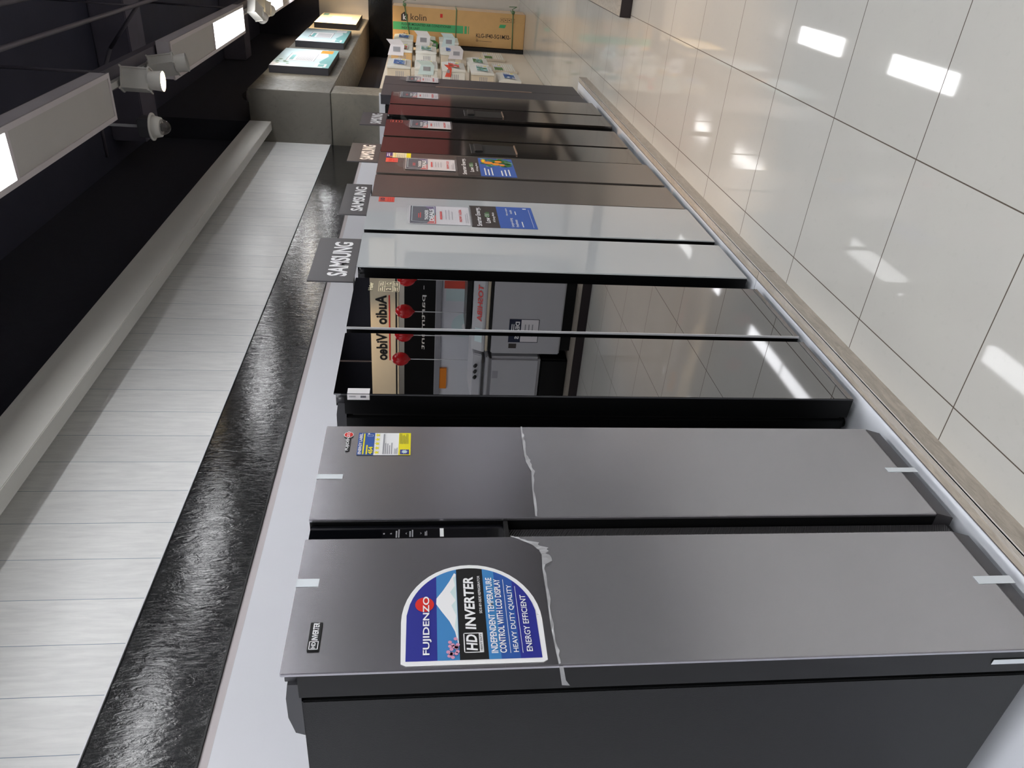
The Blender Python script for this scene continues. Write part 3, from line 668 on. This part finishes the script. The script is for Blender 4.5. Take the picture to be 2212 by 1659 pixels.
t, dl, dr = fridge('side_by_side_refrigerator', 'farther dark steel refrigerator with water dispenser, beside the anthracite one', 6.11, 6.475, 6.51, 6.99, .13, 1.918, m_inox, m_blks, skin=.016, mbody=m_blks)
dispenser(dl, 6.19, 6.39, 1.0, 1.312)

# --- seventh: anthracite with a vertical rose-gold strip
t, dl, dr = fridge('side_by_side_refrigerator', 'farthest refrigerator, matte anthracite with a slim rose-gold vertical strip', 7.05, 7.545, 7.549, 7.975, .135, 2.02, m_slim, m_slim, yf=1.40, skin=.016, mbody=m_body, hin=False)
B().box(7.535, 7.558, 1.396, 1.3998, .61, 1.53, m_gold, .001).done('handle_strip', t)

# --- price cards in clear sleeves hung on the doors
def price_card(label, x0, x1, z0, z1, y=1.3525, curl=0.0, price='NOW', group=None):
    t = thing('price_card', label, 'price tag', ((x0 + x1) / 2, y, z0)); w = x1 - x0; h = z1 - z0
    b = B(); b.box(x0, x1, y - .0008, y, z0, z1, m_PW); D = xz(b, y - .0009); zm = z0 + h * .56
    D.rect(x0 + .004, zm, x1 - .004, z1 - .004, m_NV, 1); D.poly([(x0 + .004, zm), (x0 + w * .5, zm), (x0 + .004, zm + h * .15)], m_R, 2); D.poly([(x1 - .004, zm), (x0 + w * .6, zm), (x1 - .004, zm + h * .2)], m_PU, 2)
    D.ring([(x0 + .012, zm + .008), (x1 - .012, zm + .008), (x1 - .012, z1 - .014), (x0 + .035, z1 - .014)], .003, m_LT, 3)
    D.text('THUNDER', x0 + w * .2, zm + h * .125, w * .55, h * .06, m_W, 4, .03); D.text('DEALS', x0 + w * .14, zm + h * .035, w * .68, h * .075, m_W, 4, .04)
    D.bars(x0 + w * .3, zm + h * .24, x0 + w * .62, zm + h * .3, 2, m_R, 4, .5)
    D.bars(x0 + w * .25, zm - h * .12, x0 + w * .75, zm - h * .05, 1, m_R, 3, .5); D.bars(x0 + w * .25, zm - h * .3, x0 + w * .8, zm - h * .14, 3, m_GY, 3, .2)
    D.text(price, x0 + w * .15, z0 + h * .12, w * .68, h * .055, m_R, 4, .03); D.bars(x0 + w * .1, z0 + h * .02, x0 + w * .7, z0 + h * .08, 2, m_GY, 3, .3)
    b.done('card', t)
    s = B(); s.box(x0 - .006, x1 + .006, y - .0035, y - .0028, z0 - .012, z1 + .012, m_sleeve)
    n = 6; V = []
    for i in range(n + 1):
        zz = z1 + .012 + (.055 * i / n); yy = y - .003 - curl * (i / n) ** 2
        V += [(x0 + w * .1 - curl * .3 * i / n, yy, zz), (x1 - w * .15, yy - curl * .4 * (i / n), zz)]
    s.add(V, [[2 * i, 2 * i + 1, 2 * i + 3, 2 * i + 2] for i in range(n)], m_sleeve); s.done('clear_sleeve', t)
    return t
price_card('price card with a dark header hanging on the white refrigerator door', 3.705, 3.98, 1.395, 1.71, price='NOW 14,506')
price_card('price card with a dark header hanging on the satin grey refrigerator door', 4.655, 4.895, 1.44, 1.75, y=1.3515, curl=.03, price='NOW C,23')
price_card('price card with a curled sleeve on the first refrigerator with water dispenser', 5.70, 5.93, 1.44, 1.742, y=1.348, curl=.06)
price_card('price card at the right edge of the second refrigerator with water dispenser', 6.765, 6.985, 1.518, 1.84, y=1.3525)
price_card('price card on the matte anthracite refrigerator, above its rose-gold strip', 7.71, 7.965, 1.504, 1.806, y=1.392)

# --- brand boards standing on the refrigerators
def brand_board(label, x0, x1, z0, z1, y=1.362):
    b = B().box(x0, x1, y, y + .006, z0, z1, m_SIGN, .001); D = xz(b, y - .0002); w = x1 - x0; h = z1 - z0
    D.text('SAMSUNG', x0 + w * .11, z0 + h * .17, w * .79, h * .44, m_W, 1, .028)
    for xx in (x0 + .05, x1 - .05): b.box(xx - .02, xx + .02, y + .006, y + .05, z0, z0 + .004, m_SIGN)
    b.done('brand_board', label=label, cat='sign')
brand_board('grey sign board with white capitals on the white refrigerator, largest of the four', 2.993, 3.49, 1.9315, 2.126)
brand_board('grey sign board standing where the white and satin grey refrigerators meet', 3.83, 4.345, 1.9315, 2.075)
brand_board('sign board in warm light on the right end of the satin grey refrigerator', 4.807, 5.245, 1.9235, 2.117)
brand_board('farthest sign board, standing on the nearer refrigerator with water dispenser', 5.772, 6.175, 1.9215, 2.11)

# ------------------------------------------------------------------ posters on the bulkhead
def poster(label, x0, x1, z0, z1, kind):
    t = thing('wall_poster', label, 'poster', ((x0 + x1) / 2, 1.65, z0)); yb = 1.6605; yf = 1.582
    B().box(x0, x1, yf, yb, z0, z1, mat('poster_edge', c8(26, 26, 34), .6), .002).done('panel_box', t)
    b = B(); D = Decal(b, (x0, yf - .0004, z0), (1, 0, 0), (0, 0, 1), (0, -1, 0)); w = x1 - x0; h = z1 - z0
    D.rect(.004, .004, w - .004, h - .004, m_paleglow if kind < 2 else mat('cream_gloss_print', c8(250, 240, 208), .35), 1)
    if kind < 2:
        D.poly([(.0, h * .10), (w * .3, h * .22), (w * .62, h * .12), (w, h * .20), (w, 0), (0, 0)], m_TEAL, 2)
        D.poly([(0, h * .55), (w * .18, h * .9), (w * .2, h * .99), (0, h * .99)], m_W, 2)
        for i in range(10): D.disc(w * (.12 + .3 * random.random()), h * (.72 + .2 * random.random()), .02, m_G if kind == 0 else m_LT, 3, 8)
        D.rect(w * .30, h * .32, w * .72, h * .80, m_W, 3); D.ring([(w * .30, h * .32), (w * .72, h * .32), (w * .72, h * .80), (w * .30, h * .80)], .008, m_GY, 4)
        for i in range(11): D.rect(w * .33, h * (.36 + i * .027), w * .62, h * (.37 + i * .027), m_GY, 5)
        D.rect(w * .34, h * .69, w * .62, h * .76, m_TEAL, 5)
        D.rect(w * .78, h * .08, w * .95, h * .30, m_W if kind else m_OR, 4); D.rect(w * .04, h * .06, w * .20, h * .26, m_W, 4); D.rect(w * .06, h * .1, w * .18, h * .2, m_TEAL, 5)
    else:
        D.rect(w * .72, h * .82, w * .92, h * .95, m_TEAL, 3); D.rect(w * .2, h * .2, w * .7, h * .7, m_W, 2)
    b.done('print', t)
poster('nearest of three bulkhead posters, green-tinted with a window air conditioner', 9.21, 10.46, 2.712, 3.366, 0)
poster('middle of three bulkhead posters, pale blue with an air conditioner', 11.12, 12.37, 2.715, 3.35, 1)
poster('farthest bulkhead poster, glowing cream in the warm spotlight', 13.09, 14.42, 2.70, 3.345, 2)

# ------------------------------------------------------------------ tall cardboard box
t = thing('cardboard_box', 'tall brown air-conditioner carton standing upright at the far wall', 'box', (13.7, 1.57, 0))
B().box(13.5, 13.92, 1.312, 1.838, 0.0005, 2.15, m_card, .006).box(13.506, 13.915, 1.3085, 1.3125, .01, 2.14, m_carde).done('carton', t)
b = B(); D = Decal(b, (13.4995, 1.838, 2.15), (0, 0, -1), (0, -1, 0), (-1, 0, 0), .0008)
D.poly([(.135, .315), (.24, .315), (.24, .41), (.19, .452), (.135, .41)], m_ink, 1); D.text('k', .165, .335, .05, .08, m_W, 2, .04)
D.text('kolin', .285, .335, .255, .095, m_ink, 1, .0)
D.rect(0.004, .185, 1.14, .30, m_green, 1); D.rect(1.16, .185, 1.2, .30, m_green, 1); D.rect(1.222, .185, 1.234, .30, m_green, 1)
D.text('FLOOR MOUNTED AIR CONDITIONER', .143, .253, .80, .036, m_inkg, 3, .015); D.text('INDOOR UNIT', .143, .198, .29, .034, m_inkg, 3, .015)
D.text('KLG-IF40-5G1M32-', 1.355, .143, .57, .062, m_ink, 1, .015)
D.poly([(.15, .12), (.19, .145), (.19, .13), (.235, .13), (.235, .11), (.19, .11), (.19, .095)], m_ink, 1); D.bars(1.37, .085, 1.62, .10, 1, m_ink, 1, .3, 0); D.ring([(1.36, .09), (1.38, .085), (1.385, .115), (1.365, .12)], .005, m_ink, 1)
for i in range(4): D.ring([(1.74 + i * .06, .40), (1.795 + i * .06, .40), (1.795 + i * .06, .455), (1.74 + i * .06, .455)], .003, m_ink, 1); D.disc(1.767 + i * .06, .43, .009, m_ink, 2, 8)
D.poly([(1.72, .31), (1.82, .31), (1.84, .36), (1.74, .36)], m_green, 1); D.rect(.76, .40, .80, .455, m_R, 1)
b.done('print', t)
for i, (z, dz) in enumerate(((2.15 - .24, .05), (2.15 - 1.02, .0), (2.15 - 1.95, .01))):
    s = B(); s.tube([(13.492, 1.846, z - dz), (13.492, 1.304, z + dz)], .008, m_strap); s.tube([(13.492, 1.304, z + dz), (13.93, 1.304, z + dz)], .008, m_strap); s.tube([(13.492, 1.846, z - dz), (13.93, 1.846, z - dz)], .008, m_strap)
    if i != 1: s.tube([(13.492, 1.304, z + dz), (13.45, 1.24, z + dz + .02), (13.46, 1.20, z + dz - .05), (13.46, 1.205, z + dz - .18 * (1 - i * .7))], .006, m_strap); s.ball((13.48, 1.285, z + dz), (.03, .03, .03), m_strap, 10)
    s.done('strap', t)

# ------------------------------------------------------------------ air conditioners on the display wall
rowname = ['top', 'second', 'third', 'fourth', 'bottom']; colname = ['nearest', 'middle', 'farthest']
pics = [(m_B, m_B3), (m_G, m_TEAL), (m_R, m_G), (m_TEAL, m_G)]
def ac(ix, iz, x, z, proto, dep=.22, wid=.54, hgt=.29):
    t = thing('window_air_conditioner', '%s window air conditioner of the %s column, %s row of the cream display wall' % (['white', 'tan', 'white'][ix] if iz == 0 else 'white', colname[ix], rowname[iz]), 'air conditioner', (x + wid / 2, 1.8, z))
    y0 = 1.8985 - dep; body = m_card if (ix == 1 and iz == 0) else (m_ac if (ix + iz) % 3 else m_accream)
    B().box(x, x + wid, y0 + .03, 1.8985, z, z + hgt, body, .006).done('body', t)
    B().prism([(x - .012, y0 + .029, z - .004), (x - .012, y0 + .006, z - .004), (x - .012, y0 - .012, z + hgt * .55), (x - .012, y0 + .004, z + hgt + .004), (x - .012, y0 + .029, z + hgt + .004)], (wid + .024, 0, 0), m_ac, .004).done('front_panel', t)
    b = B(); a, c = pics[(ix * 2 + iz) % 4]; D = Decal(b, (x + .05, y0 - .0135, z + hgt * .22), (1, 0, 0), (0, -.04, .9992), (0, -1, 0)); D.rect(0, 0, .40, .16, m_W, 0)
    D.poly([(.01, .01), (.26, .01), (.31, .15), (.01, .15)], a, 1)
    for k in range(12): D.disc(.03 + .26 * random.random(), .02 + .11 * random.random(), .022, c if k % 3 else m_W, 2 + k % 3, 9)
    D.rect(.33, .01, .39, .05, m_Y, 1); D.bars(.33, .06, .39, .15, 4, m_GY, 1)
    b.done('sticker', t, label='colour photo sticker')
    b = B(); yy = 1.8985 - dep * .55
    D = Decal(b, (x - .0005, yy + .05, z + hgt * .3), (0, -1, 0), (0, 0, 1), (-1, 0, 0))
    for k in range(5): D.rect(0, k * .022, .09, k * .022 + .009, m_GY, 1)
    b.done('side_vent', t)
for iz, z in enumerate((1.812, 1.468, 1.115)):
    for ix, x in enumerate((10.25, 11.55, 12.62)): ac(ix, iz, x, z, None)
ac(0, 3, 10.25, .745, None, .2); ac(1, 3, 11.4, .73, None, .12); ac(0, 4, 10.3, .38, None, .12)
def brochure(label, x, y, z, w, h, m, fold=.04):
    """leaflet taped by its rear edge to a unit's side, the rest fanning out over the aisle"""
    b = B(); V = [(x - .003, y + .05, z), (x - .006, y - w * .55, z - fold * .3), (x - .03, y - w, z + fold), (x - .003, y + .05, z + h), (x - .006, y - w * .55, z + h - fold), (x - .035, y - w, z + h + fold * .4)]
    b.prism([V[0], V[1], V[4], V[3]], (.003, 0, 0), m); b.prism([V[1], V[2], V[5], V[4]], (.003, 0, 0), m); D = Decal(b, (x - .009, y, z + h * .2), (0, -1, 0), (0, 0, 1), (-1, 0, 0))
    D.rect(0, 0, w * .4, h * .45, m_GY, 1); b.done('brochure', label=label, cat='brochure')
for lab, x, y, z, w, h, m in (('white folded leaflet sticking out above the top row of air conditioners', 11.538, 1.70, 1.93, .16, .22, m_PW),
        ('white leaflet fanned out over the second row of air conditioners', 12.608, 1.70, 1.56, .16, .22, m_W),
        ('pale leaflet sticking out over the third row of air conditioners', 12.608, 1.70, 1.18, .15, .2, m_LT),
        ('green leaflet beside the third row of air conditioners', 12.608, 1.74, 1.44, .08, .10, m_G),
        ('light blue leaflet hanging from the second row near the anthracite refrigerator', 10.238, 1.71, 1.52, .12, .2, m_LT),
        ('white leaflet in front of the third row, middle column of air conditioners', 11.538, 1.70, 1.10, .13, .2, m_PW),
        ('small red energy tag beside the third row of air conditioners', 10.238, 1.72, 1.30, .10, .075, m_R2)):
    brochure(lab, x, y, z, w, h, m)
# two flush slatted covers near the floor
for lab, x, z in (('slatted cream cover plate at the foot of the display wall', 11.5, .30), ('slatted cream cover plate next to the bottom row air conditioner', 12.5, .38)):
    t = thing('slatted_cover', lab, 'cover', (x + .3, 1.88, z)); B().box(x, x + .62, 1.865, 1.8985, z, z + .36, m_accream, .004).done('cover_frame', t)
    g = B()
    for k in range(10): g.box(x + .03, x + .59, 1.858, 1.8645, z + .03 + k * .032, z + .045 + k * .032, m_ac)
    g.done('slats', t)
    b = B(); D = Decal(b, (x + .05, 1.8575, z + .2), (1, 0, 0), (0, 0, 1), (0, -1, 0)); D.rect(0, 0, .2, .12, m_G, 0); D.rect(.24, 0, .4, .12, m_PW, 0); D.rect(.34, .01, .39, .06, m_Y, 1); b.done('sticker', t)

# ------------------------------------------------------------------ opposite island (its corner shows at the right edge, the rest in the mirror doors)
t = thing('island_platform', 'low dark stone platform across the aisle, its corner at the edge of the photo', 'platform', (10.2, -1.5, 0))
B().box(6.56, 14.3, -4.2, .597, 0, .088, m_stone).done('stone_block', t)
B().box(6.545, 6.56, -4.2, .602, 0.0005, .089, m_maroon).box(6.545, 14.3, .5975, .602, .0005, .089, m_maroon).done('edge_strip', t)
# twin-tub style washer facing the viewer's end of the island
t = thing('washing_machine', 'white top-loading washing machine on the island, seen mirrored in the black refrigerator', 'washing machine', (7.1, -.72, .089))
B().box(6.75, 7.4, -1.13, -.30, .20, .92, m_wash, .012).done('body', t)
B().box(6.79, 7.38, -1.10, -.33, .0895, .20, m_blks).done('base', t)
B().box(6.77, 7.38, -1.11, -.32, .92, .955, m_blk, .008).box(6.76, 7.38, -1.115, -.315, .955, .985, m_accream, .01).done('rim', t)
B().prism([(6.76, -1.12, .985), (6.76, -1.12, 1.01), (6.83, -1.12, 1.12), (7.36, -1.12, 1.13), (7.36, -1.12, .985)], (0, .81, 0), m_wash, .006).done('control_top', t)
b = B(); D = Decal(b, (6.757, -.35, 1.0), (0, -1, 0), (.45, 0, .89), (-.89, 0, .45), .002); D.text('TOSHIBA', .02, .03, .40, .055, m_R, 4, .02); D.rect(.5, .02, .66, .10, m_LT, 2); D.rect(.54, .035, .58, .085, m_GY, 3); b.done('print', t)
B().prism([(6.9, -.98, 1.132), (7.3, -.98, 1.132), (7.3, -.3, 1.132), (6.86, -.3, 1.132), (6.84, -.8, 1.132)], (0, 0, .05), m_blk, .01).done('lid', t)
b = B(); D = Decal(b, (6.7495, -.72, .44), (0, -1, 0), (0, 0, 1), (-1, 0, 0), .001); D.rect(0, 0, .27, .31, m_PW, 1); D.rect(.005, .185, .265, .305, m_NV, 2); D.ring([(.004, .004), (.266, .004), (.266, .306), (.004, .306)], .006, m_NV, 3)
D.text('DEALS', .03, .20, .2, .045, m_W, 4, .04); D.bars(.06, .25, .2, .29, 2, m_W, 4); D.bars(.06, .05, .2, .16, 3, m_GY, 4, .3); D.rect(.285, .22, .34, .30, m_DK, 2); b.done('price_card', t)
t = thing('spin_dryer', 'white spin dryer with black base beside the washing machine, seen mirrored', 'washing machine', (7.1, -1.5, .089))
B().box(6.74, 7.36, -1.80, -1.17, .385, .93, m_wash, .03, 4).done('body', t)
B().box(6.78, 7.33, -1.76, -1.21, .0895, .385, m_blks, .02).done('base', t)
B().box(6.73, 7.37, -1.81, -1.16, .93, .965, m_wash, .01).box(6.78, 7.30, -1.74, -1.26, .966, 1.0, m_chrome, .01).done('rim', t)
B().prism([(6.80, -1.80, 1.0), (6.84, -1.80, 1.09), (7.36, -1.80, 1.11), (7.36, -1.80, 1.0)], (0, .62, 0), m_wash, .01).done('control_top', t)
for k in range(3): B().cyl((6.80, -1.30 - k * .07, 1.06), (6.77, -1.30 - k * .07, 1.075), .018, m_blk, 16).done('knob', t)
b = B(); D = Decal(b, (6.7385, -1.33, .83), (0, -1, 0), (0, 0, 1), (-1, 0, 0), .001); D.rect(0, 0, .09, .06, m_GY, 1); b.done('sticker', t)
# dark chest washer farther along the aisle edge, mirrored in the steel doors
t = thing('chest_freezer', 'black chest appliance on the island edge, seen mirrored in the steel doors', 'freezer', (9.1, .15, .089))
B().box(8.6, 9.5, -.25, .45, .15, 1.10, m_blks, .04, 4).done('body', t); B().box(8.59, 9.51, -.26, .46, 1.10, 1.16, m_hinge, .02).done('lid', t); B().box(8.65, 9.45, -.2, .4, .0895, .15, m_blk).done('base', t)
t = thing('washing_machine', 'white washing machine farther down the island, seen mirrored in the white door', 'washing machine', (7.9, 0.1, .089))
B().box(7.62, 8.2, -.25, .33, .14, .90, m_wash, .02).done('body', t); B().box(7.60, 8.22, -.27, .35, .90, .96, m_wash, .01).done('control_top', t); B().box(7.66, 8.16, -.2, .28, .0895, .14, m_blk).done('base', t)
b = B(); D = Decal(b, (7.66, .3505, .905), (-1, 0, 0), (0, 0, 1), (0, 1, 0), .001); D.rect(-.5, .01, -.05, .045, m_LT, 1); b.done('print', t)
# partition behind the appliances
t = thing('partition_board', 'white partition board behind the island appliances, seen mirrored', 'partition', (7.52, -2.2, .089))
B().box(7.5, 7.56, -3.9, -.62, .0895, 1.42, m_wallw).done('board', t)
B().box(7.46, 7.6, -3.95, -.58, 1.42, 1.48, m_GY).done('top_rail', t); B().box(7.52, 7.58, -3.9, -.62, 1.2, 1.4195, m_hinge).done('shadow_rail', t) if False else None
b = B(); D = Decal(b, (7.499, -.65, .95), (0, -1, 0), (0, 0, 1), (-1, 0, 0), .001)
D.rect(.0, .18, .1, .44, m_R2, 1); D.rect(.1, .2, .25, .42, m_LT, 1); D.rect(.02, .05, .18, .16, m_OR, 1); D.disc(.55, .2, .15, m_LT, 1); D.disc(.56, .2, .035, m_W, 2)
b.done('leaflets', t)
B().box(7.47, 7.498, -2.02, -1.75, 1.34, 1.4195, m_orangep).done('orange_card', t)
# balloons on sticks
for i, (yy, zz) in enumerate(((-1.345, 1.82), (-1.055, 1.79), (-.78, 1.78), (-.42, 1.76))):
    x = 6.98; t = thing('balloon', ['red balloon on a white stick farthest from the aisle, seen mirrored', 'second red balloon on a stick, seen mirrored over the washing machine', 'third red balloon on a stick, cut by the silver strip in the mirror door', 'red balloon nearest the aisle, seen mirrored at the door edge'][i], 'balloon', (x, yy, 1.12))
    B().ball((x, yy, zz + .03), (.073, .073, .092), m_balloon, 24).cyl((x, yy, zz - .075), (x, yy, zz - .03), .008, m_balloon, 12, .045).done('bulb', t)
    B().cyl((x, yy, 1.183 if yy > -1 else 1.135), (x, yy, zz - .07), .004, m_W, 8).done('stick', t)
# hanging department sign and dark fascia
t = thing('department_sign', 'cream hanging sign reading Audio and Video, seen mirrored in the black refrigerator', 'sign', (9.0, -2.3, 1.93))
B().box(9.0, 9.12, -4.3, -.82, 1.93, 2.30, m_signw, .004).box(8.998, 9.0, -4.3, -.82, 1.955, 1.975, m_K).done('sign_board', t)
b = B(); D = Decal(b, (8.9975, -1.30, 2.0), (0, -1, 0), (0, 0, 1), (-1, 0, 0), .001); D.text('Audio / Video', .26, .085, .98, .15, m_K, 1, .035); D.rect(.26, .045, 1.24, .062, m_R, 1); b.done('print', t)
for yy in (-1.2, -2.6, -4.0): B().cyl((9.06, yy, 2.30), (9.06, yy, 4.448), .01, m_pipe, 8).done('rod', t)
t = thing('dark_display_cabinet', 'tall black display cabinet under the department sign, seen mirrored', 'cabinet', (9.1, -2.4, .089))
B().box(9.02, 9.5, -4.3, -1.15, .0895, 1.86, m_blks, .004).done('body', t)
b = B(); D = Decal(b, (9.019, -1.3, 1.6), (0, -1, 0), (0, 0, 1), (-1, 0, 0), .001); D.text('- partment', .12, -.03, .95, .06, m_W, 1, .0); b.done('print', t)
t = thing('red_display_wall', 'red promotional wall at the far side of the shop, mirrored in the steel doors', 'display', (11.5, -.3, .089))
B().box(11.5, 11.6, -1.3, .45, 1.25, 2.5, m_red, .004).done('panel', t); B().box(11.52, 11.58, -1.3, .45, .0895, 1.25, m_maroon).done('base', t)
# unseen plain white box, added to give the doors something to mirror
t = thing('mirror_filler', 'added plain white box along the opposite side, there for reflections', 'filler', (3, -9.6, 0))
B().box(-4, 9, -9.95, -9.5, 0.0005, 2.4, m_wallw).done('filler_box', t)

for i, x in enumerate((2.35, 3.45)):
    t = thing('chest_freezer', ['dark chest freezer across the aisle from the first refrigerator, only mirrored', 'dark chest freezer across the aisle, farther than its twin, only mirrored'][i], 'freezer', (x + .5, -1.1, 0))
    B().box(x, x + 1.0, -1.7, -.75, .06, .92, m_blks, .03, 3).done('body', t); B().box(x - .01, x + 1.01, -1.71, -.74, .921, 1.0, m_hinge, .02).done('lid', t); B().box(x + .05, x + .95, -1.65, -.8, 0.0005, .06, m_blk).done('base', t)

# things of one kind share a group
GR = {'side_by_side_refrigerator': 'side-by-side refrigerators in the row', 'brand_board': 'brand boards on the refrigerators', 'price_card': 'price cards hung on the doors',
      'window_air_conditioner': 'air conditioners on the display wall', 'brochure': 'leaflets among the air conditioners', 'ceiling_light': 'ceiling light panels', 'track_spotlight': 'track spotlights',
      'wall_poster': 'posters on the bulkhead', 'balloon': 'red balloons on sticks', 'display_platform': 'platform sections under the refrigerators', 'chest_freezer': 'dark chest freezers across the aisle',
      'washing_machine': 'washing machines on the island', 'slatted_cover': 'slatted covers on the display wall', 'cctv_dome': 'CCTV domes', 'light_track': 'tracks between the ceiling lights'}
for o in list(SC.objects):
    k = o.name.split('.')[0]
    if not o.parent and k in GR and 'label' in o: o['group'] = GR[k]
